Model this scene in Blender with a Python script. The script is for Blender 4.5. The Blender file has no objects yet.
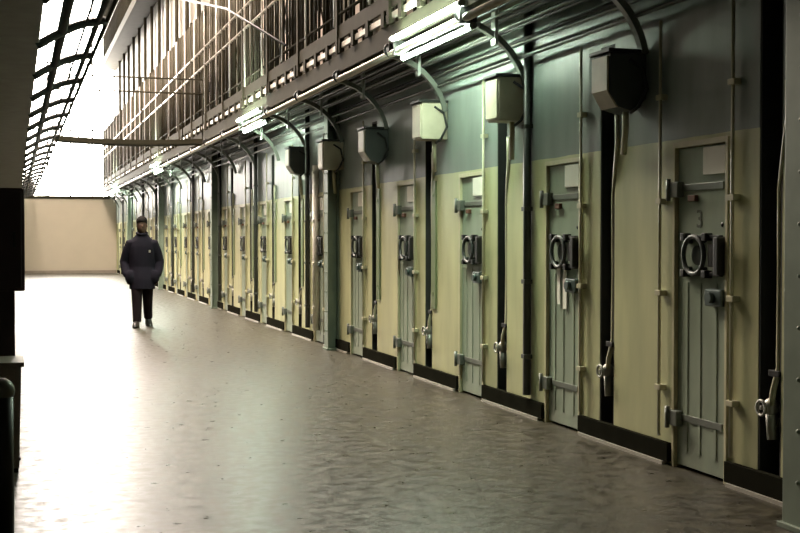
import bpy, bmesh, math, random
from mathutils import Vector, Matrix
random.seed(7)
S = bpy.context.scene
C = S.collection
PI = math.pi

# ------------------------------------------------------------------ layout (metres; X across, Y down the hall, Z up)
CAM_H = 1.48
WALL_X = 4.06            # face of the right-hand cell wall
BAY = 1.965              # spacing of the cells
FIRST = 5.82             # centre of the first pipe recess
NB = 23                  # cells in view
END_Y = 52.2             # far end wall
EDGE_X = 3.47            # edge of the right gallery
PAINT_Z = 2.115           # line between cream and grey paint
TOP_Z = 11.6             # ceiling
def slot(k): return FIRST + BAY*k

# ------------------------------------------------------------------ materials
def mat(name, col, rough=0.5, metal=0.0, var=0.12, scale=6.0, stretch=(1,1,1), bump=0.0, spec=0.5, col2=None, fac2=(0.55,0.7)):
    m = bpy.data.materials.new(name); m.use_nodes = True
    nt = m.node_tree; b = nt.nodes['Principled BSDF']
    b.inputs['Roughness'].default_value = rough; b.inputs['Metallic'].default_value = metal
    b.inputs['Specular IOR Level'].default_value = spec
    tc = nt.nodes.new('ShaderNodeTexCoord'); mp = nt.nodes.new('ShaderNodeMapping'); mp.inputs['Scale'].default_value = stretch
    nt.links.new(tc.outputs['Object'], mp.inputs['Vector'])
    n = nt.nodes.new('ShaderNodeTexNoise'); n.inputs['Scale'].default_value = scale; n.inputs['Detail'].default_value = 5
    nt.links.new(mp.outputs['Vector'], n.inputs['Vector'])
    r = nt.nodes.new('ShaderNodeValToRGB')
    lo = [max(0, c*(1-var)) for c in col]; hi = [min(1, c*(1+var)) for c in col]
    r.color_ramp.elements[0].position = .3; r.color_ramp.elements[1].position = .7
    r.color_ramp.elements[0].color = (*lo,1); r.color_ramp.elements[1].color = (*hi,1)
    nt.links.new(n.outputs['Fac'], r.inputs['Fac'])
    out = r.outputs['Color']
    if col2:
        n2 = nt.nodes.new('ShaderNodeTexNoise'); n2.inputs['Scale'].default_value = scale*.35; n2.inputs['Detail'].default_value = 8
        nt.links.new(mp.outputs['Vector'], n2.inputs['Vector'])
        mr = nt.nodes.new('ShaderNodeMapRange'); mr.inputs[1].default_value = fac2[0]; mr.inputs[2].default_value = fac2[1]
        nt.links.new(n2.outputs['Fac'], mr.inputs[0])
        mx = nt.nodes.new('ShaderNodeMix'); mx.data_type = 'RGBA'
        nt.links.new(mr.outputs[0], mx.inputs[0]); nt.links.new(out, mx.inputs[6]); mx.inputs[7].default_value = (*col2,1)
        out = mx.outputs[2]
    nt.links.new(out, b.inputs['Base Color'])
    if bump:
        bp = nt.nodes.new('ShaderNodeBump'); bp.inputs['Strength'].default_value = bump; bp.inputs['Distance'].default_value = .01
        nt.links.new(n.outputs['Fac'], bp.inputs['Height']); nt.links.new(bp.outputs['Normal'], b.inputs['Normal'])
    return m

def two_tone(name, upper, lower, line, rough):
    """wall paint: cream dado below a painted line, grey above it"""
    m = bpy.data.materials.new(name); m.use_nodes = True
    nt = m.node_tree; b = nt.nodes['Principled BSDF']; b.inputs['Roughness'].default_value = rough
    tc = nt.nodes.new('ShaderNodeTexCoord'); sp = nt.nodes.new('ShaderNodeSeparateXYZ')
    nt.links.new(tc.outputs['Object'], sp.inputs[0])
    nz = nt.nodes.new('ShaderNodeTexNoise'); nz.inputs['Scale'].default_value = 3; nt.links.new(tc.outputs['Object'], nz.inputs['Vector'])
    a = nt.nodes.new('ShaderNodeMath'); a.operation = 'MULTIPLY_ADD'; a.inputs[1].default_value = .02
    nt.links.new(nz.outputs['Fac'], a.inputs[0]); nt.links.new(sp.outputs['Z'], a.inputs[2])
    g = nt.nodes.new('ShaderNodeMath'); g.operation = 'GREATER_THAN'; g.inputs[1].default_value = line+.01
    nt.links.new(a.outputs[0], g.inputs[0])
    mp = nt.nodes.new('ShaderNodeMapping'); mp.inputs['Scale'].default_value = (1,1,.25); nt.links.new(tc.outputs['Object'], mp.inputs['Vector'])
    n2 = nt.nodes.new('ShaderNodeTexNoise'); n2.inputs['Scale'].default_value = 5; n2.inputs['Detail'].default_value = 6
    nt.links.new(mp.outputs['Vector'], n2.inputs['Vector'])
    mx = nt.nodes.new('ShaderNodeMix'); mx.data_type = 'RGBA'
    mx.inputs[6].default_value = (*lower,1); mx.inputs[7].default_value = (*upper,1)
    nt.links.new(g.outputs[0], mx.inputs[0])
    mr = nt.nodes.new('ShaderNodeMapRange'); mr.inputs[1].default_value=.3; mr.inputs[2].default_value=.7; mr.inputs[3].default_value=.82; mr.inputs[4].default_value=1.08
    nt.links.new(n2.outputs['Fac'], mr.inputs[0])
    mu = nt.nodes.new('ShaderNodeMix'); mu.data_type='RGBA'; mu.blend_type='MULTIPLY'; mu.inputs[0].default_value=1
    nt.links.new(mx.outputs[2], mu.inputs[6]); nt.links.new(mr.outputs[0], mu.inputs[7])
    nt.links.new(mu.outputs[2], b.inputs['Base Color'])
    return m

def emit(name, col, strength):
    m = bpy.data.materials.new(name); m.use_nodes = True
    nt = m.node_tree; nt.nodes.remove(nt.nodes['Principled BSDF'])
    e = nt.nodes.new('ShaderNodeEmission'); e.inputs[0].default_value = (*col,1); e.inputs[1].default_value = strength
    nt.links.new(e.outputs[0], nt.nodes['Material Output'].inputs[0])
    return m

M = dict(
    wall=two_tone('gloss_wall_paint', (.18,.215,.195), (.45,.455,.25), PAINT_Z, .42),
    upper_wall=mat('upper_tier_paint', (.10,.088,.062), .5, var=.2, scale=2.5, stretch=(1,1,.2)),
    dark_recess=mat('painted_recess_shade', (.02,.022,.02), .8),  # near-black liner colour paints in the shade inside the recesses
    door=mat('door_enamel', (.265,.315,.235), .34, var=.14, scale=5, stretch=(1,1,.3), col2=(.20,.24,.18)),
    frame=mat('frame_cream', (.5,.47,.3), .4),
    dark_iron=mat('dark_iron', (.025,.026,.025), .45, .4),
    grey_iron=mat('grey_iron', (.15,.165,.14), .45, .3),
    pale_iron=mat('pale_painted_iron', (.36,.39,.36), .45),
    rust=mat('rusty_bolt', (.12,.05,.025), .7),
    lock=mat('lock_steel', (.05,.058,.052), .45, .3),
    lockbox=mat('lock_case', (.07,.1,.09), .4, .4),
    paper=mat('paper', (.75,.73,.64), .8, var=.05),
    ink=mat('stencil_paint', (.07,.085,.06), .6),
    guard=mat('green_sheet', (.15,.19,.09), .4),
    pipe_dark=mat('dark_pipe_paint', (.04,.045,.04), .4),
    pipe_cream=mat('cream_pipe_paint', (.42,.4,.27), .38),
    pipe_white=mat('white_pipe_paint', (.7,.67,.58), .35),
    chrome=mat('worn_chrome', (.32,.32,.28), .5, .6),
    galv=mat('galvanised_conduit', (.06,.06,.052), .36, .6),
    box_pale=mat('box_beige', (.46,.43,.32), .45),
    box_dark=mat('box_unlit_dark', (.06,.07,.065), .45),  # shade of the unlit near face put into the body colour
    box_grey=mat('box_grey', (.2,.21,.19), .45),
    rail=mat('bright_rail', (.6,.55,.48), .36, .35),
    olive=mat('olive_steel', (.034,.031,.02), .75, spec=.08),
    bars=mat('bar_steel', (.04,.035,.023), .75, spec=.08),
    pale_door=mat('pale_upper_door', (.5,.42,.36), .4),
    bars_pale=mat('worn_bar_steel', (.42,.38,.33), .38, .5),
    slab=mat('slab_grey', (.25,.24,.22), .7),
    curb=mat('curb_black_paint', (.014,.014,.01), .9, spec=0.0),
    strip=mat('toe_strip', (.38,.36,.31), .3, .2),
    column=mat('column_grey_green', (.16,.20,.15), .45),
    end=mat('end_wall_cream', (.52,.46,.36), .5, var=.06, scale=.7),
    plain=mat('grey_plaster', (.12,.12,.11), .7),
    ceiling=mat('ceiling_plaster', (.3,.28,.24), .8),
    floor=mat('worn_floor', (.034,.0295,.017), .37, var=.6, scale=11.0, stretch=(1,1,1), bump=.03, spec=.26, col2=(.022,.019,.013), fac2=(.45,.72)),
    maroon=mat('black_maroon_enamel', (.035,.018,.02), .5),
    bin=mat('bin_brown_grey', (.26,.22,.18), .55),
    day=emit('daylit_glass', (1,.93,.84), 52.0),
    sky=emit('skylit_glass', (1,.82,.69), 95.0),
    tube=emit('fluorescent_tube', (.80,1,.78), 270.0),
    jacket=mat('navy_wool', (.009,.008,.013), .9, spec=.1),
    trouser=mat('black_twill', (.012,.008,.010), .9, spec=.1),
    leather=mat('black_leather', (.015,.012,.012), .4),
    skin=mat('skin', (.085,.05,.036), .8, spec=.1),
    hair=mat('dark_hair', (.012,.01,.009), .9, spec=.1),
    badge=mat('badge_metal', (.6,.58,.5), .3, .8),
    eye=mat('eye', (.05,.04,.035), .2),
)

# ------------------------------------------------------------------ mesh helpers
nt = M['floor'].node_tree
_n = next(n for n in nt.nodes if n.type=='TEX_NOISE' and abs(n.inputs['Scale'].default_value-11)<.1)
_r = nt.nodes.new('ShaderNodeMapRange'); _r.inputs[1].default_value=.3; _r.inputs[2].default_value=.7; _r.inputs[3].default_value=.27; _r.inputs[4].default_value=.5
nt.links.new(_n.outputs['Fac'], _r.inputs[0]); nt.links.new(_r.outputs[0], nt.nodes['Principled BSDF'].inputs['Roughness'])
class MB:
    def __init__(self): self.bm = bmesh.new()
    def box(self, x0,x1,y0,y1,z0,z1, bev=0.0):
        r = bmesh.ops.create_cube(self.bm, size=1, matrix=Matrix.Translation(((x0+x1)/2,(y0+y1)/2,(z0+z1)/2)) @ Matrix.Diagonal((abs(x1-x0),abs(y1-y0),abs(z1-z0),1)))
        if bev:
            vs = set(r['verts']); es = [e for e in self.bm.edges if e.verts[0] in vs and e.verts[1] in vs]
            bmesh.ops.bevel(self.bm, geom=es, offset=bev, segments=2, affect='EDGES', profile=.6)
        return self
    def tube(self, pts, r, seg=8, closed=False, cap=True, ry=None):
        pts = [Vector(p) for p in pts]; n = len(pts)
        rs = r if isinstance(r,(list,tuple)) else [r]*n
        rings = []; up = None
        for i,p in enumerate(pts):
            if closed: t = pts[(i+1)%n]-pts[i-1]
            else: t = pts[min(i+1,n-1)]-pts[max(i-1,0)]
            t.normalize()
            if up is None:
                up = Vector((0,0,1)) if abs(t.z)<.9 else Vector((0,1,0))
            a = t.cross(up); a.normalize(); b = a.cross(t); up = b
            ring = []
            for j in range(seg):
                q = 2*PI*(j+.5)/seg
                ring.append(self.bm.verts.new(p + a*math.cos(q)*rs[i] + b*math.sin(q)*(ry[i] if ry else rs[i])))
            rings.append(ring)
        m = n if closed else n-1
        for i in range(m):
            A, B = rings[i], rings[(i+1)%n]
            for j in range(seg):
                f = self.bm.faces.new((A[j],A[(j+1)%seg],B[(j+1)%seg],B[j])); f.smooth = seg>4
        if cap and not closed:
            self.bm.faces.new(rings[0][::-1]); self.bm.faces.new(rings[-1])
        return self
    def ring(self, c, axis, R, r, n=24, seg=8):
        c = Vector(c); pts = []
        for i in range(n):
            q = 2*PI*i/n
            if axis=='x': pts.append(c+Vector((0,math.cos(q)*R,math.sin(q)*R)))
            elif axis=='y': pts.append(c+Vector((math.cos(q)*R,0,math.sin(q)*R)))
            else: pts.append(c+Vector((math.cos(q)*R,math.sin(q)*R,0)))
        return self.tube(pts, r, seg, closed=True)
    def ball(self, c, rx, ry=None, rz=None, u=12, v=8):
        r = bmesh.ops.create_uvsphere(self.bm, u_segments=u, v_segments=v, radius=1, matrix=Matrix.Translation(c) @ Matrix.Diagonal((rx,ry or rx,rz or rx,1)))
        for f in {f for w in r['verts'] for f in w.link_faces}: f.smooth = True
        return self
    def loft(self, rings, seg=20):
        """rings: (centre, rx, ry) horizontal ellipses from bottom to top"""
        R = []
        for c,rx,ry in rings:
            R.append([self.bm.verts.new((c[0]+math.cos(2*PI*j/seg)*rx, c[1]+math.sin(2*PI*j/seg)*ry, c[2])) for j in range(seg)])
        for A,B in zip(R,R[1:]):
            for j in range(seg):
                f = self.bm.faces.new((A[j],A[(j+1)%seg],B[(j+1)%seg],B[j])); f.smooth = True
        self.bm.faces.new(R[0][::-1]); self.bm.faces.new(R[-1])
        return self
    def prism(self, poly, y0, y1):
        """poly: (x,z) outline swept along y"""
        A = [self.bm.verts.new((x,y0,z)) for x,z in poly]; B = [self.bm.verts.new((x,y1,z)) for x,z in poly]
        n = len(poly)
        for j in range(n): self.bm.faces.new((A[j],A[(j+1)%n],B[(j+1)%n],B[j]))
        self.bm.faces.new(A[::-1]); self.bm.faces.new(B)
        return self
    def build(self, name, m, parent=None, kind=None, loc=None):
        bmesh.ops.recalc_face_normals(self.bm, faces=self.bm.faces[:])
        me = bpy.data.meshes.new(name); self.bm.to_mesh(me); self.bm.free()
        me.materials.append(m)
        o = bpy.data.objects.new(name, me); C.objects.link(o)
        if parent: o.parent = parent
        if kind: o['kind'] = kind
        if loc: o.location = loc
        return o

def empty(name, loc=(0,0,0), rz=0):
    o = bpy.data.objects.new(name, None); C.objects.link(o); o.location = loc; o.rotation_euler = (0,0,rz); o.empty_display_size = .1
    return o
def tag(o, label, cat, group=None):
    o['label'] = label; o['category'] = cat
    if group: o['group'] = group
    return o
def link_copy(o, parent=None):
    c = o.copy(); C.objects.link(c)
    if parent: c.parent = parent
    return c
def dup(root, loc):
    r = link_copy(root); r.location = loc
    for ch in list(root.children):
        c = link_copy(ch, r)
        for g in list(ch.children): link_copy(g, c)
    return r
ORD = ['first','second','third','fourth','fifth','sixth','seventh','eighth','ninth','tenth','eleventh','twelfth','thirteenth','fourteenth','fifteenth','sixteenth','seventeenth','eighteenth','nineteenth','twentieth','twenty-first','twenty-second','twenty-third','twenty-fourth']

# ------------------------------------------------------------------ the setting
MB().box(-1.6, 4.6, -4, END_Y+.4, -.12, 0).build('floor', M['floor'], kind='structure')
w = MB()
for k in range(-4, NB+1):
    s = slot(k)
    if s-.11 > END_Y: break
    hi = 3.46
    e = min(s+BAY-.11, END_Y+.2)
    w.box(WALL_X, 4.5, s+.11, min(s+.42,END_Y+.2), 0, hi)          # strip between recess and door
    if s+1.02 < END_Y:
        w.box(WALL_X, 4.5, s+.42, s+1.02, 2.07, hi)                 # over the door
        w.box(4.16, 4.5, s+.42, s+1.02, 0, 2.07)                    # behind the door
        w.box(WALL_X, 4.5, s+1.02, e, 0, hi)                        # wide panel
    w.box(WALL_X, 4.5, s-.11, s+.11, 2.86, hi)                      # above the recess
w.build('wall_right', M['wall'], kind='structure')
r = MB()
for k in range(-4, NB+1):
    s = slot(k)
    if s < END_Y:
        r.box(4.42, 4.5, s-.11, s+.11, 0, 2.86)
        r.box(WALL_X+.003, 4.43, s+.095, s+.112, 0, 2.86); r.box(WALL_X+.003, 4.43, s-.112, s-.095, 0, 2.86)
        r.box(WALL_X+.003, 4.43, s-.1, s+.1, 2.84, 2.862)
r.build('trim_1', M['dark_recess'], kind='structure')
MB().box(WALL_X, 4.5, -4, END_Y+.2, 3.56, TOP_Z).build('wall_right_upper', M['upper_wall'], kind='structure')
MB().box(-1.6, -1.45, -4, END_Y+.2, 0, TOP_Z).build('wall_left', M['plain'], kind='structure')
MB().box(-1.45, WALL_X, END_Y, END_Y+.2, 0, 3.12).build('wall_end', M['end'], kind='structure')
MB().box(-1.45, WALL_X, END_Y-.06, END_Y, 3.12, 3.2).build('trim_2', M['olive'], kind='structure')
MB().box(-1.45, WALL_X, END_Y-.03, END_Y, 0, .12).build('baseboard_end', M['bin'], kind='structure')
MB().box(-1.6, 4.5, -4.15, -4, 0, TOP_Z).build('wall_back', M['plain'], kind='structure')
SKX0, SKX1, SKY0, SKY1 = -.7, 1.3, 14.5, 38.5
c = MB()
c.box(-1.6, SKX0, -4, END_Y+.2, TOP_Z, TOP_Z+.15); c.box(SKX1, 4.5, -4, END_Y+.2, TOP_Z, TOP_Z+.15)
c.box(SKX0, SKX1, -4, SKY0, TOP_Z, TOP_Z+.15); c.box(SKX0, SKX1, SKY1, END_Y+.2, TOP_Z, TOP_Z+.15)
c.build('ceiling', M['ceiling'], kind='structure')
def window(name, glass, panes, bars):
    root = empty(name); root['kind'] = 'structure'
    panes.build('glazing', M[glass], root, kind='structure')
    bars.build('window_frame', M['olive'], root, kind='structure')
p, f = MB(), MB()
p.box(-1.45, WALL_X, END_Y+.12, END_Y+.16, 3.2, TOP_Z)
for i in range(7):
    x = -1.42 + i*5.43/6; f.box(x-.03, x+.03, END_Y+.05, END_Y+.12, 3.2, TOP_Z)
for z in (3.22, 6.0, 8.8, 11.55): f.box(-1.45, WALL_X, END_Y+.05, END_Y+.12, z-.03, z+.03)
window('window_1', 'day', p, f)
p, f = MB(), MB()
p.box(SKX0, SKX1, SKY0, SKY1, TOP_Z+.08, TOP_Z+.12)
y = SKY0
while y <= SKY1: f.box(SKX0, SKX1, y-.03, y+.03, TOP_Z, TOP_Z+.07); y += 1.9
window('window_2', 'sky', p, f)
b, t = MB(), MB()
for k in range(-4, NB):
    s = slot(k)
    b.box(WALL_X-.035, WALL_X+.01, s+1.06-BAY*0, s+BAY+.40, .022, .145)
    t.box(WALL_X-.05, WALL_X+.01, s+1.10, s+BAY+.36, 0, .022)
b.build('baseboard_right', M['curb'], kind='structure')
t.build('trim_3', M['strip'], kind='structure')

# ------------------------------------------------------------------ cell doors
def make_door():
    root = empty('cell_door')
    l = MB().box(.008,.085,-.285,.285,.02,2.05,.004)
    for y in (-.16,.02,.17): l.box(.003,.012,y-.014,y+.014,.12,1.2,.002)
    l.build('leaf', M['door'], root)
    fr = MB().box(-.018,.05,-.315,-.288,0,2.09,.003).box(-.018,.05,.288,.315,0,2.09,.003).box(-.018,.05,-.288,.288,2.055,2.09,.003)
    fr.build('frame', M['frame'], root)
    pl = MB().box(-.01,.01,-.27,-.03,1.87,2.04,.003); pl.build('placard', M['paper'], root)
    for z in (1.80,.33):
        h = MB().box(.0,.03,-.24,.25,z-.022,z+.022,.004).box(-.04,.03,.22,.335,z-.06,z+.04,.008)
        h.tube([(-.04,.33,z-.08),(-.04,.33,z+.06)],.016,8)
        h.build('hinge', M['grey_iron'], root)
    MB().box(-.02,.03,.05,.13,1.71,1.75,.006).build('bolt', M['rust'], root)
    z = 1.372
    lk = MB().tube([(-.006,.04,z),(.012,.04,z)],.062,20).ring((-.03,.04,z),'x',.118,.015)
    for q in (.8,2.3,3.9,5.5): lk.tube([(-.03,.04+.118*math.cos(q),z+.118*math.sin(q)),(.01,.04+.118*math.cos(q),z+.118*math.sin(q))],.012,6)
    lk.build('lock_ring', M['lock'], root)
    br = MB()
    for dz in (-.115,.115):
        br.box(-.02,.012,-.23,.17,z+dz-.011,z+dz+.011,.004)
        for y in (-.09,.155): br.box(-.045,.012,y-.022,y+.022,z+dz-.024,z+dz+.024,.006)
    br.build('lock_bar', M['dark_iron'], root)
    MB().box(-.06,.03,-.275,-.225,z-.115,z+.115,.008).box(-.03,.012,-.2,-.12,z-.07,z+.07,.006).build('keeper', M['dark_iron'], root)
    lb = MB().box(-.045,.03,-.29,-.11,1.065,1.17,.01).tube([(-.075,-.19,1.118),(-.04,-.19,1.118)],.034,14)
    lb.build('lock_case', M['lockbox'], root)
    MB().ball((.02,-.22,1.56),.02,u=8,v=6).build('rivet', M['dark_iron'], root)
    return root
NEAR = 'grey-green steel cell door with ring lock, '
door = make_door()
for k in range(NB):
    s = slot(k)
    d = door if k==0 else dup(door, (0,0,0))
    d.location = (WALL_X, s+.72, 0)
    if k==0: lab = 'grey-green steel cell door with numeral 3 and a rusty bolt, nearest the camera'
    elif k==1: lab = 'steel cell door with two white paper tags hanging under its ring lock'
    elif k==2: lab = 'steel cell door with ring lock, third along the wall from the camera, after the tagged door'
    elif k < 20: lab = 'steel cell door with ring lock, %s along the right wall from the camera' % ORD[k]
    else: lab = 'steel cell door, %s from the cream end wall' % ORD[NB-1-k]
    tag(d, lab, 'door', 'ground floor cell doors')
# numeral on the nearest door, tags on the second
cu = bpy.data.curves.new('numeral','FONT'); cu.body = '3'; cu.size = .16; cu.extrude = .002; cu.align_x = 'CENTER'
tmp = bpy.data.objects.new('numeral', cu); C.objects.link(tmp)
bpy.context.view_layer.update()
me = bpy.data.meshes.new_from_object(tmp.evaluated_get(bpy.context.evaluated_depsgraph_get()))
bpy.data.objects.remove(tmp); me.materials.clear(); me.materials.append(M['ink'])
nu = bpy.data.objects.new('numeral', me); C.objects.link(nu); nu.parent = door
nu.location = (.006, .03, 1.545); nu.rotation_euler = (PI/2, 0, -PI/2)
for dy, w_, z0, z1 in ((.08,.05,.96,1.25), (-.03,.06,.93,1.27)):
    tg = MB().box(-.004,.0,-w_/2,w_/2,z0,z1,.001).tube([(-.002,0,z1),(-.002,0,z1+.02)],.004,6)
    o = tg.build('paper_tag', M['paper'], loc=(WALL_X-.002, slot(1)+.72+dy, 0))
    tag(o, 'narrow white paper tag hanging under the ring lock, %s' % ('thinner and farther of two' if dy>0 else 'wider and nearer of two'), 'tag', 'paper tags on the second cell door')

# ------------------------------------------------------------------ junction boxes under the gallery
def make_box(kind):
    root = empty('junction_box')
    m = {'dark':'box_dark','pale':'box_pale','grey':'box_grey'}[kind]
    if kind == 'pale':
        MB().box(-.27,0,-.02,.24,0,.36,.012).build('body', M[m], root)
        MB().box(-.285,-.27,-.01,.23,.02,.34,.005).build('lid', M['box_pale'], root)
    else:
        MB().prism([(0,.36),(-.27,.36),(-.27,.10),(-.20,0),(-.09,-.03),(0,.06)], 0,.24).build('body', M[m], root)
        MB().prism([(-.275,.34),(-.29,.34),(-.29,.11),(-.22,.0),(-.205,.0),(-.275,.1)], .01,.23).build('lid', M['box_pale'], root)  # corridor face made pale: window light put into the lid colour
    MB().box(-.30,0,-.035,.255,.36,.385,.004).build('cover_plate', M['dark_iron'], root)
    MB().tube([(-.14,-.02,.32),(-.05,-.045,.26),(-.02,-.05,.12),(-.08,-.04,.0),(-.12,.0,-.04)],.012,8).build('cable', M['dark_iron'], root)
    MB().tube([(-.1,.1,.0),(-.1,.1,-.12),(-.06,.2,-.3)],.022,8).build('nipple', M['pipe_cream'], root)
    return root
kinds = ['dark','pale','pale','dark','pale','dark']
words_ = {'dark':'dark hopper-bottomed','pale':'pale square','grey':'grey hopper-bottomed'}
dz = [.0, .09, .09, .0, .01, .06]
protos = {}
for k in range(6):
    kd = kinds[k] if k < 6 else ('dark' if k%2 else 'grey')
    y = slot(k+1)-.55 if k < NB-1 else slot(k)+1.2
    if kd not in protos: o = protos[kd] = make_box(kd)
    else: o = dup(protos[kd], (0,0,0))
    o.location = (WALL_X, y, 2.36 + dz[k%6])
    tag(o, '%s junction box on the wall beneath the gallery, %s from the camera' % (words_[kd], ORD[k]), 'junction box', 'junction boxes under the gallery')

# ------------------------------------------------------------------ pipes in the recesses, guards, wall conduits
def make_recess_pipe():
    root = empty('water_pipe')
    MB().tube([(.12,0,.05),(.12,0,2.8)],.045,10).build('standpipe', M['pipe_dark'], root)
    pts = [(-.03,-.16,2.35),(-.03,-.17,2.15),(-.02,-.12,1.95),(0,-.06,1.75),(.01,-.05,1.2),(.0,-.06,.75),(-.03,-.05,.62),(-.02,-.01,.5),(.06,.02,.42)]
    MB().tube(pts,.018,8).build('branch', M['pipe_cream'], root)
    v = MB().ball((-.01,.0,.52),.045,.045,.055).tube([(-.01,.0,.5),(-.01,-.02,.34)],.032,10).ring((-.075,.0,.52),'x',.042,.009,14,6).tube([(-.01,0,.52),(-.08,0,.52)],.012,8)
    v.build('valve', M['chrome'], root)
    MB().box(-.03,.02,-.10,-.0,.70,.735,.004).build('clip', M['dark_iron'], root)
    return root
pipe = make_recess_pipe()
for k in range(NB):
    o = pipe if k==0 else dup(pipe,(0,0,0))
    o.location = (WALL_X+.02, slot(k), 0)
    tag(o, 'dark standpipe with cream branch and valve in the %s wall recess from the camera' % ORD[k], 'pipe', 'standpipes in the wall recesses')
gd = MB().box(-.016,0,-.25,-.115,.76,2.06,.004).box(-.024,-.01,-.19,-.175,.9,.93).box(-.024,-.01,-.19,-.175,1.9,1.93)
gd0 = gd.build('pipe_guard', M['guard'])
for k in range(3,NB):
    o = gd0 if k==3 else link_copy(gd0)
    o.location = (WALL_X, slot(k), 0)
    tag(o, 'tall green sheet guard beside the %s wall recess from the camera' % ORD[k], 'pipe guard', 'green guards beside the recesses')
def make_conduit(r, m, z1):
    root = empty('wall_conduit')
    MB().tube([(-.035,0,.18),(-.035,0,z1)], r, 8).build('tube', M[m], root)
    for z in (.5,1.12,1.72,2.4): MB().box(-.04-r,0,-.035,.035,z-.018,z+.018,.004).build('clip', M[m], root)
    return root
thick = make_conduit(.034,'pipe_dark',3.4); thin = make_conduit(.011,'pipe_cream',2.9); white = make_conduit(.05,'pipe_white',2.5)
used = set()
def put(proto, y, lab, group):
    o = proto if proto.name not in used else dup(proto,(0,0,0))
    used.add(proto.name); o.location = (WALL_X, y, 0); tag(o, lab, 'conduit', group)
for k in range(1, NB):
    if k==1: put(thin, slot(1)-.80, 'thin cream conduit on the wide panel beyond the nearest cell door', 'thin wall conduits')
    elif k==2 or (k>5 and k%2==0):
        put(thick, slot(k)-.62, 'thick dark conduit up the wall just before the %s wall recess' % ORD[k], 'thick dark wall conduits')
for k in range(0, NB, 1):
    put(thin, slot(k)+.36 if k else slot(0)+.33, 'thin cream conduit between the %s recess and its cell door' % ORD[k], 'thin wall conduits')
put(white, 16.46, 'glossy white pipe standing beside the second steel column', 'thin wall conduits')

# ------------------------------------------------------------------ steel columns
def column(y, x0, wd, lab):
    root = empty('steel_column', (0,y,0))
    MB().box(x0,x0+.02,0,wd,0,3.4,.004).box(x0+.02,WALL_X+.0,wd*.5-.012,wd*.5+.012,0,3.4).box(WALL_X-.022,WALL_X-.002,0,wd,0,3.4,.004).build('shaft', M['column'], root)
    MB().box(x0-.02,WALL_X-.004,-.02,wd+.02,0,.03,.004).build('base_plate', M['column'], root)
    for i in range(12):
        for yy in (wd*.25,wd*.75): MB().ball((x0,yy,.25+i*.26),.012,u=8,v=6).build('rivet', M['column'], root)
    return tag(root, lab, 'column', 'steel columns along the cell wall')
column(4.72, 3.73, .51, 'broad grey-green steel column at the picture edge, nearest the camera')
for i,y in enumerate((15.3, 25.1, 34.9, 44.8)):
    column(y, 3.9, .2, ['narrow dark steel column beside the glossy white pipe','narrow dark steel column just beyond the walking person on the wall side','narrow steel column on the cell wall, second from the far end','narrow steel column on the cell wall, closest to the end wall'][i])

# ------------------------------------------------------------------ right galleries
def bracket_bm(x_edge, x_wall, z_edge, z_wall):
    pts = []
    for i in range(13):
        u = i/12; q = u*PI/2
        ex = x_edge+(x_wall-x_edge)*math.cos(q); ez = z_wall+(z_edge-z_wall)*math.sin(q)
        lx = x_wall+(x_edge-x_wall)*u; lz = z_wall+(z_edge-z_wall)*u
        pts.append((.75*ex+.25*lx, 0, .75*ez+.25*lz))
    return MB().tube(pts, .034, 4, ry=[.04]*13)
Y0, Y1 = 1.2, END_Y-.3
gal = empty('gallery_walkway', (EDGE_X, 0, 3.26))
tag(gal, 'steel gallery walkway on curved brackets along the cell wall, lower of the two', 'walkway', 'cell wall galleries')
def G(mb, name, m, **kw): 
    o = mb.build(name, M[m], gal, **kw); o.matrix_parent_inverse = Matrix.Translation((-EDGE_X,0,-3.26)); return o
G(MB().box(EDGE_X+.03, WALL_X-.002, Y0, Y1, 3.46, 3.56), 'deck', 'bars')
G(MB().box(EDGE_X+.01, EDGE_X+.03, Y0, Y1, 3.35, 3.55), 'fascia', 'olive')
G(MB().tube([(EDGE_X,Y0,3.26),(EDGE_X,Y1,3.26)], .034, 10), 'edge_rail', 'rail')
G(MB().box(EDGE_X-.01, EDGE_X+.02, Y0, Y1, 3.70, 3.86, .004), 'toe_board', 'olive')
G(MB().tube([(EDGE_X,Y0,4.78),(EDGE_X,Y1,4.78)], .026, 8), 'handrail', 'bars_pale')
G(MB().tube([(EDGE_X,Y0,5.12),(EDGE_X,Y1,5.12)], .026, 8), 'handrail', 'bars_pale')
G(MB().box(EDGE_X+.0, EDGE_X+.03, Y0, Y1, 3.60, 3.66, .004), 'gap_light_strip', 'rail')  # pale strip standing in for the light that shows through the gap
G(MB().tube([(EDGE_X,Y0,3.98),(EDGE_X,Y1,3.98)], .018, 8), 'mid_rail', 'olive')
b0 = s0 = k0 = p0 = None
def gcopy(proto, y):
    c_ = link_copy(proto, gal); c_.matrix_parent_inverse = proto.matrix_parent_inverse.copy(); c_.location = (0,y,0); return c_
for k in range(0, NB+1):
    y = slot(k)-.57
    if y > Y1-.2: break
    if b0 is None:
        b0 = G(bracket_bm(EDGE_X, WALL_X-.03, 3.25, 2.72), 'bracket', 'grey_iron'); b0.location = (0,y,0)
        s0 = MB().box(3.74,3.765,-.045,.045,3.06,3.46).build('strut', M['pale_iron'], b0)
        k0 = G(MB().box(EDGE_X-.03, EDGE_X+.06, -.05,.05, 3.27,3.36,.01).ring((EDGE_X,0,3.30),'y',.06,.014,14,6), 'clamp', 'dark_iron'); k0.location=(0,y,0)
        p0 = G(MB().box(EDGE_X-.03,EDGE_X+.03,-.04,.04,3.55,5.9,.005), 'post', 'bars'); p0.location=(0,y,0)
    else:
        nb = gcopy(b0,y); link_copy(s0, nb); gcopy(k0,y); gcopy(p0,y)
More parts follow.
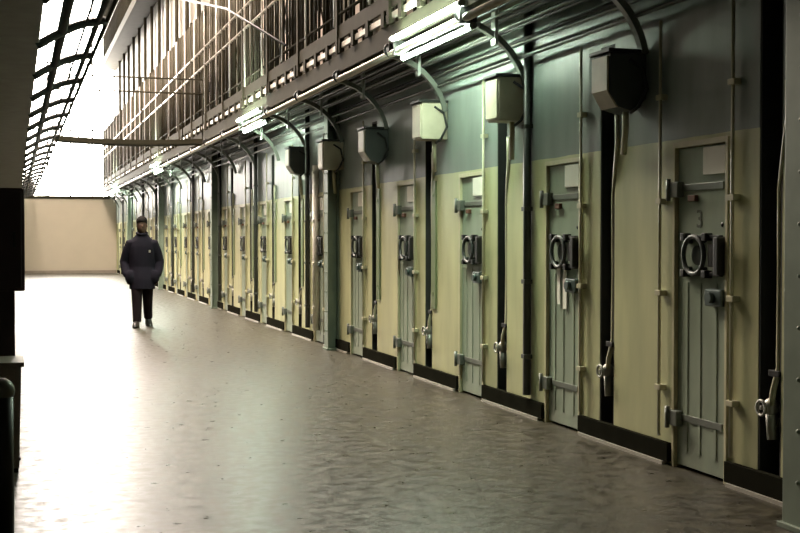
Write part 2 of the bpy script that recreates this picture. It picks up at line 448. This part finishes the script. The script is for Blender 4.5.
# toe posts and mesh bars: the nearest are parts, the rest one part
def series(mb_fn, name, m, ys, limit=100):
    first = None
    for y in ys[:limit]:
        if first is None: first = G(mb_fn(MB(),0), name, m); first.location = (0,y,0)
        else: gcopy(first, y)
    if len(ys) > limit:
        b_ = MB()
        for y in ys[limit:]: mb_fn(b_, y)
        o = G(b_, name, m); o['kind'] = 'stuff'
series(lambda b_,y: b_.box(EDGE_X-.02,EDGE_X+.035,y-.05,y+.05,3.55,3.71), 'toe_post', 'olive', [Y0+1.2+i*.56 for i in range(88)])
rnd = random.Random(3)
ys = [8 + i*.17 + rnd.uniform(-.07,.07) for i in range(255)]
series(lambda b_,y: b_.tube([(EDGE_X,y,3.86),(EDGE_X,y,5.86)], .017, 6), 'bar', 'bars', ys)
ys = [10+i*1.9+rnd.uniform(-.1,.1) for i in range(22)]
series(lambda b_,y: b_.tube([(EDGE_X+.02,y,3.9),(EDGE_X+.02,y+.9,5.1)], .012, 6), 'wire_brace', 'bars', ys)
series(lambda b_,y: b_.tube([(EDGE_X+.03,y,5.1),(EDGE_X+.03,y+.9,3.9)], .012, 6), 'wire_brace', 'bars', ys)
series(lambda b_,y: b_.tube([(EDGE_X-.02,y,3.86),(EDGE_X-.02,y,5.86)], .016, 6), 'worn_bar', 'bars_pale', [9+i*1.4 for i in range(30)])

gal2 = empty('gallery_walkway', (EDGE_X, 0, 5.88))
tag(gal2, 'upper steel gallery walkway with olive fascia above the barred one', 'walkway', 'cell wall galleries')
gal_low, gal = gal, gal2
G(MB().box(EDGE_X, WALL_X-.002, Y0, Y1, 5.9, 6.05), 'deck', 'bars')
G(MB().box(EDGE_X-.02, EDGE_X, Y0, Y1, 5.88, 6.16), 'fascia', 'bars')
G(MB().tube([(EDGE_X-.03,Y0,7.1),(EDGE_X-.03,Y1,7.1)], .03, 8), 'handrail', 'bars_pale')
G(MB().tube([(EDGE_X-.03,Y0,7.45),(EDGE_X-.03,Y1,7.45)], .03, 8), 'handrail', 'bars_pale')
ys = [20 + i*.3 + rnd.uniform(-.06,.06) for i in range(104)]
series(lambda b_,y: b_.tube([(EDGE_X,y,6.1),(EDGE_X,y,8.6)], .02, 6), 'bar', 'bars', ys)
G(MB().box(EDGE_X-.03, EDGE_X+.03, Y0, Y1, 8.6, 8.8), 'top_beam', 'olive')
G(MB().box(3.08, WALL_X-.002, Y0, Y1, 8.8, 8.92), 'added_shade_deck', 'olive')  # added overhang, put in to shade the tier wall below it

# upper tier cell doors and pipes behind the bars
ud = empty('upper_cell_door')
MB().box(-.01,.0,-.29,.29,.02,2.05).build('leaf', M['pale_door'], ud)
MB().box(-.03,.0,-.33,-.29,0,2.1).box(-.03,.0,.29,.33,0,2.1).box(-.03,.0,-.29,.29,2.06,2.1).build('frame', M['bars'], ud)
MB().ring((-.04,.0,1.2),'x',.1,.02,14,6).box(-.05,0,-.2,-.14,1.1,1.3).build('lock_ring', M['dark_iron'], ud)
for k in range(2, NB):
    o = ud if k==2 else dup(ud,(0,0,0))
    o.location = (WALL_X-.001, slot(k)+.72, 3.56)
    tag(o, 'upper tier cell door behind the gallery bars, above the %s ground floor door' % ORD[k], 'door', 'upper tier cell doors')
ups = MB().tube([(-.05,0,3.56),(-.05,0,TOP_Z)], .05, 8)
up0 = ups.build('riser_pipe', M['bars'])
for k in range(2, NB):
    o = up0 if k==2 else link_copy(up0)
    o.location = (WALL_X-.02, slot(k), 0)
    tag(o, 'olive riser pipe on the upper tier wall, above the %s wall recess' % ORD[k], 'pipe', 'upper tier riser pipes')

# conduits running under the gallery
for i,(x,z,r_,m) in enumerate([(3.60,3.30,.022,'galv'),(3.66,3.24,.016,'galv'),(3.70,3.33,.024,'dark_iron'),(3.78,3.27,.02,'galv'),(3.80,3.15,.016,'dark_iron'),(3.85,3.20,.028,'grey_iron'),(3.90,3.30,.03,'dark_iron'),(3.93,3.06,.022,'galv'),(3.95,2.96,.024,'galv'),(4.0,3.12,.026,'dark_iron')]):
    pts = []
    y = Y0
    while y < Y1: pts.append((x+rnd.uniform(-.006,.006), y, z+rnd.uniform(-.008,.008))); y += 2.2
    o = MB().tube(pts, r_*.65, 8).build('overhead_conduit', M[m])
    tag(o, '%s overhead conduit under the gallery, %s out from the wall' % ({'galv':'shiny galvanised','dark_iron':'black','grey_iron':'dull grey'}[m], ORD[9-i]), 'conduit', 'conduits under the gallery')

# fluorescent fittings
def make_light():
    root = empty('fluorescent_light')
    for a in ((-.04,.0,.15,.21),(.075,.105,-.01,.03)): MB().box(a[0],a[1],-.95,.95,a[2],a[3],.006).build('housing', M['pale_iron'], root)
    for x,z,dy in ((.05,.0,.0),(-.07,.17,-.05)):
        MB().tube([(x,-.9+dy,z),(x,.9+dy,z)], .02, 10).build('tube', M['tube'], root)
    for x,z,dy in ((.05,.0,.0),(-.07,.17,-.05)):
        for y0,y1 in ((-.95,-.9),(.9,.95)): MB().tube([(x,y0+dy,z),(x,y1+dy,z)], .028, 10).build('end_cap', M['grey_iron'], root)
    for y0 in (-.9,.88): MB().box(-.05,.1,y0,y0+.02,.02,.16,.003).build('hanger', M['dark_iron'], root)
    return root
lt = make_light()
for i,y in enumerate((10.0, 18.3, 31.3, 44.5), 1):
    o = lt if i==1 else dup(lt,(0,0,0))
    o.location = (EDGE_X-.0, y, 3.19)
    lab = ['', 'glowing twin-tube fluorescent light on the gallery edge, largest and brightest','glowing fluorescent light on the gallery edge above a dark junction box','small glowing fluorescent light on the gallery edge beyond the footbridge','tiny glowing fluorescent light on the gallery edge near the end wall'][i]
    tag(o, lab, 'light', 'fluorescent lights on the gallery edge')

# ------------------------------------------------------------------ left gallery
lg = empty('side_gallery', (0,0,3.05))
tag(lg, 'dark gallery overhead at the left with curved ribs and rails against the window', 'walkway')
def L(mb, name, m):
    o = mb.build(name, M[m], lg); o.matrix_parent_inverse = Matrix.Translation((0,0,-3.05)); return o
L(MB().box(-1.45,.19,-3.5,END_Y-.3,3.05,3.5,.01), 'deck', 'slab')
L(MB().tube([(.655,-2,3.26),(.655,Y1,3.26)], .024, 8), 'edge_rail', 'dark_iron')
L(MB().tube([(.725,-2,3.26),(.725,Y1,3.26)], .018, 8), 'edge_rail', 'bars')
L(MB().tube([(.37,-2,3.17),(.37,Y1,3.17)], .04, 8), 'stringer', 'dark_iron')
L(MB().tube([(.56,-2,3.24),(.56,Y1,3.24)], .01, 8), 'wire', 'dark_iron')
rib0 = None
for k in range(-2, NB+1):
    y = slot(k)+.4
    if y > Y1: break
    if rib0 is None:
        pts = []
        for i in range(11):
            q = i/10*PI/2
            pts.append((.17+.56*(i/10), 0, 3.03+.23*math.sin(q)))
        rib0 = L(MB().tube(pts, .036, 6), 'rib', 'dark_iron'); rib0.location = (0,y,0)
    else:
        c_ = link_copy(rib0, lg); c_.matrix_parent_inverse = rib0.matrix_parent_inverse.copy(); c_.location = (0,y,0)

# ------------------------------------------------------------------ footbridge between the galleries
br = empty('footbridge', (2.1,23.2,3.24))
tag(br, 'slim dark footbridge crossing the hall between the two galleries', 'footbridge')
def B(mb, name, m):
    o = mb.build(name, M[m], br); o.matrix_parent_inverse = Matrix.Translation((-2.1,-23.2,-3.24)); return o
pts_t = [(.70+2.76*i/12) for i in range(13)]
dk = MB()
for x0,x1 in zip(pts_t,pts_t[1:]):
    sag = lambda x: -.05*math.sin(PI*(x-.7)/2.76)
    v = [(x0,3.30+sag(x0)),(x1,3.30+sag(x1)),(x1,3.39+sag(x1)),(x0,3.39+sag(x0))]
    dk.prism(v, 23.2, 23.7)
B(dk, 'deck', 'olive')
for z in (4.25,4.52):
    B(MB().tube([(.72,23.22,z),(3.44,23.22,z)], .016, 8), 'handrail', 'bars')
for i in range(8):
    x = .75+i*.384; B(MB().tube([(x,23.22,3.3),(x,23.22,4.52)], .012, 6), 'post', 'bars')
o = MB().tube([(3.36,15.4,3.99),(3.36,20,5.3),(3.36,26,6.6),(3.36,31,7.72)], .02, 6).build('stay_cable', M['dark_iron'])
tag(o, 'dark stay cable slanting down across the gallery bars', 'cable')

# ------------------------------------------------------------------ things along the left edge
cab = empty('wall_cabinet', (-.15, 8.3, 0))
tag(cab, 'black-maroon steel cabinet mounted on a post at the left edge', 'cabinet')
MB().box(-.35,.205,0,.45,1.13,1.81,.01).build('body', M['maroon'], cab)
MB().box(-.33,.185,-.02,.0,1.15,1.79,.006).build('door', M['maroon'], cab)
MB().box(.13,.15,-.04,-.02,1.42,1.52,.004).build('handle', M['dark_iron'], cab)
MB().box(.0,.14,.12,.24,.02,1.13,.006).box(-.24,-.14,.12,.24,.02,1.13,.006).build('post', M['maroon'], cab)
MB().box(-.3,.17,.05,.32,0,.02,.003).build('base_plate', M['maroon'], cab)
bn = empty('steel_bin', (-.045, 7.9, 0))
tag(bn, 'low brown-grey steel bin on the floor in front of the cabinet post', 'bin')
MB().prism([(-.06,.03),(.055,.03),(.072,.67),(-.07,.67)], 0,.42).build('body', M['bin'], bn)
MB().box(-.085,.09,-.02,.44,.67,.70,.005).build('lid', M['bin'], bn)
MB().box(-.055,.05,.02,.40,0,.03).build('base', M['dark_iron'], bn)
po = empty('floor_post', (-.07, 5.85, 0))
tag(po, 'short dark iron floor post with rounded cap, at the lower left edge', 'post')
MB().tube([(0,0,.02),(0,0,.76)], .055, 14).build('shaft', M['dark_iron'], po)
MB().ball((0,0,.77),.062).build('cap', M['grey_iron'], po)
MB().tube([(0,0,0),(0,0,.025)], .075, 18).build('base', M['dark_iron'], po)

# ------------------------------------------------------------------ the walking person (faces the camera, -Y)
P = empty('person', (2.0, 20.35, 0), math.radians(-4))
tag(P, 'person in dark jacket and trousers walking down the corridor, hands in jacket pockets', 'person')
def remesh(o, vox, it=6):
    a = o.modifiers.new('remesh','REMESH'); a.mode='VOXEL'; a.voxel_size=vox; a.use_smooth_shade=True
    b_ = o.modifiers.new('smooth','SMOOTH'); b_.iterations=it; b_.factor=.5
    return o
body = MB()
body.loft([((0,0,1.57),.035,.045),((0,-.012,1.595),.055,.075),((0,-.008,1.64),.070,.092),((0,0,1.70),.077,.098),((0,.008,1.76),.072,.092),((0,.01,1.80),.05,.065),((0,.01,1.822),.018,.025)])
body.loft([((0,.03,1.42),.07,.065),((0,.02,1.5),.058,.06),((0,.01,1.60),.054,.056)])
body.ball((0,-.105,1.675),.014,.02,.024)                        # nose
body.ball((0,-.095,1.625),.024,.012,.008)                       # mouth
for sx in (-1,1):
    body.ball((sx*.08,.01,1.68),.012,.022,.032)                 # ears
body.loft([((0,.02,.86),.15,.10),((0,.02,1.0),.15,.10),((0,.02,1.2),.15,.09),((0,.02,1.36),.17,.09),((0,.03,1.46),.09,.07)])
def limbs(mb, g):
    """g: extra girth of the clothing"""
    for sx in (-1,1):
        mb.tube([(sx*.17,.02,1.41),(sx*.245,.05,1.24),(sx*.29,.075,1.08),(sx*.275,.01,.96),(sx*.245,-.075,.86)], [.062+g,.055+g,.05+g,.043+g,.036+g], 14)
LEG = {-1: [(-.09,0,.92),(-.09,-.07,.72),(-.09,-.10,.50),(-.09,-.12,.30),(-.09,-.145,.09)], 1: [(.09,.02,.92),(.09,.04,.72),(.09,.07,.50),(.095,.16,.30),(.105,.24,.13)]}
limbs(body, 0)
for sx in (-1,1):
    body.tube(LEG[sx], [.085,.075,.058,.052,.04], 14)
    hx, hy, hz = sx*.24, -.095, .84
    body.tube([(hx,hy+.015,hz+.02),(hx-sx*.01,hy-.01,hz-.03),(hx-sx*.02,hy-.02,hz-.08)], [.03,.042,.036], 12)
    for i in range(4):
        fx = hx-sx*(.02)+(i-1.5)*.021; L_ = (.062,.075,.07,.055)[i]
        body.tube([(fx,hy-.02,hz-.06),(fx-sx*.004,hy-.026,hz-.06-L_*.55),(fx-sx*.008,hy-.01,hz-.06-L_)], [.0095,.009,.008], 8)
    body.tube([(hx-sx*.03,hy-.02,hz-.0),(hx-sx*.065,hy-.035,hz-.03),(hx-sx*.075,hy-.035,hz-.065)], [.012,.011,.009], 8)
bo = remesh(body.build('body', M['skin'], P), .009, 3)
jk = MB()
jk.loft([((0,-.02,.63),.215,.19),((0,-.015,.80),.21,.175),((0,.01,1.0),.20,.145),((0,.015,1.2),.215,.148),((0,.02,1.34),.225,.14),((0,.025,1.42),.20,.125),((0,.025,1.49),.135,.10),((0,.02,1.56),.085,.085)])
limbs(jk, .028)
for sx in (-1,1):
    jk.ball((sx*.175,.02,1.385),.09,.09,.075)
    jk.ball((sx*.20,-.10,.83),.085,.065,.12)                    # pocket with the hand in it
remesh(jk.build('jacket', M['jacket'], P), .012, 5)
co = MB().tube([(.082*math.cos(q),.015+.085*math.sin(q),1.56+.02*math.sin(q)) for q in [2*PI*i/20 for i in range(20)]], .022, 8, closed=True)
co.build('collar', M['jacket'], P)
tr = MB()
tr.loft([((0,.01,.84),.165,.115),((0,.01,.92),.17,.12),((0,.01,1.02),.165,.115)])
for sx in (-1,1): tr.tube(LEG[sx], [.105,.098,.088,.078,.072], 14)
remesh(tr.build('trousers', M['trouser'], P), .012, 5)
for sx,(x,y,z,pit) in {-1:(-.10,-.155,.0,0),1:(.10,.25,.03,.35)}.items():
    sh = MB()
    sh.loft([((0,-.06,0),.054,.165),((0,-.06,.035),.056,.167),((0,-.03,.07),.052,.13),((0,.03,.11),.048,.066),((0,.04,.14),.048,.058)])
    o = sh.build('shoe', M['leather'], P); o.location = (x,y,z); o.rotation_euler = (pit,0,math.radians(-10*sx*-1))
hr = MB().loft([((0,.06,1.57),.060,.048),((0,.06,1.63),.080,.062),((0,.05,1.69),.088,.076),((0,.025,1.735),.092,.104),((0,.008,1.765),.092,.122),((0,.008,1.80),.082,.108),((0,.01,1.835),.05,.07),((0,.012,1.85),.02,.03)])
hr.build('hair', M['hair'], P)
for sx in (-1,1): MB().ball((sx*.03,-.086,1.695),.011,.008,.008).build('eye', M['eye'], P)
MB().box(.105,.135,-.138,-.122,1.24,1.28,.004).build('badge', M['badge'], P)

# ------------------------------------------------------------------ camera, world, colour
cam = bpy.data.cameras.new('camera'); co_ = bpy.data.objects.new('camera', cam); C.objects.link(co_)
cam.sensor_width = 36; cam.lens = 54; cam.clip_end = 200; cam.clip_start = .05
yaw = math.atan(384/1200); pit = math.atan(28.5/1200)
co_.location = (0,0,CAM_H); co_.rotation_euler = (PI/2-pit, 0, -yaw)
S.camera = co_
wd = bpy.data.worlds.new('world'); S.world = wd; wd.use_nodes = True
wd.node_tree.nodes['Background'].inputs[0].default_value = (.5,.55,.5,1); wd.node_tree.nodes['Background'].inputs[1].default_value = .05
vs = S.view_settings
S.display_settings.display_device = 'sRGB'
vs.view_transform = 'Standard'; vs.look = 'None'; vs.gamma = 1; vs.use_curve_mapping = False; vs.exposure = -0.22
S.cycles.max_bounces = 8; S.cycles.diffuse_bounces = 5; S.cycles.glossy_bounces = 4; S.cycles.use_denoising = True
S.cycles.sample_clamp_indirect = 8
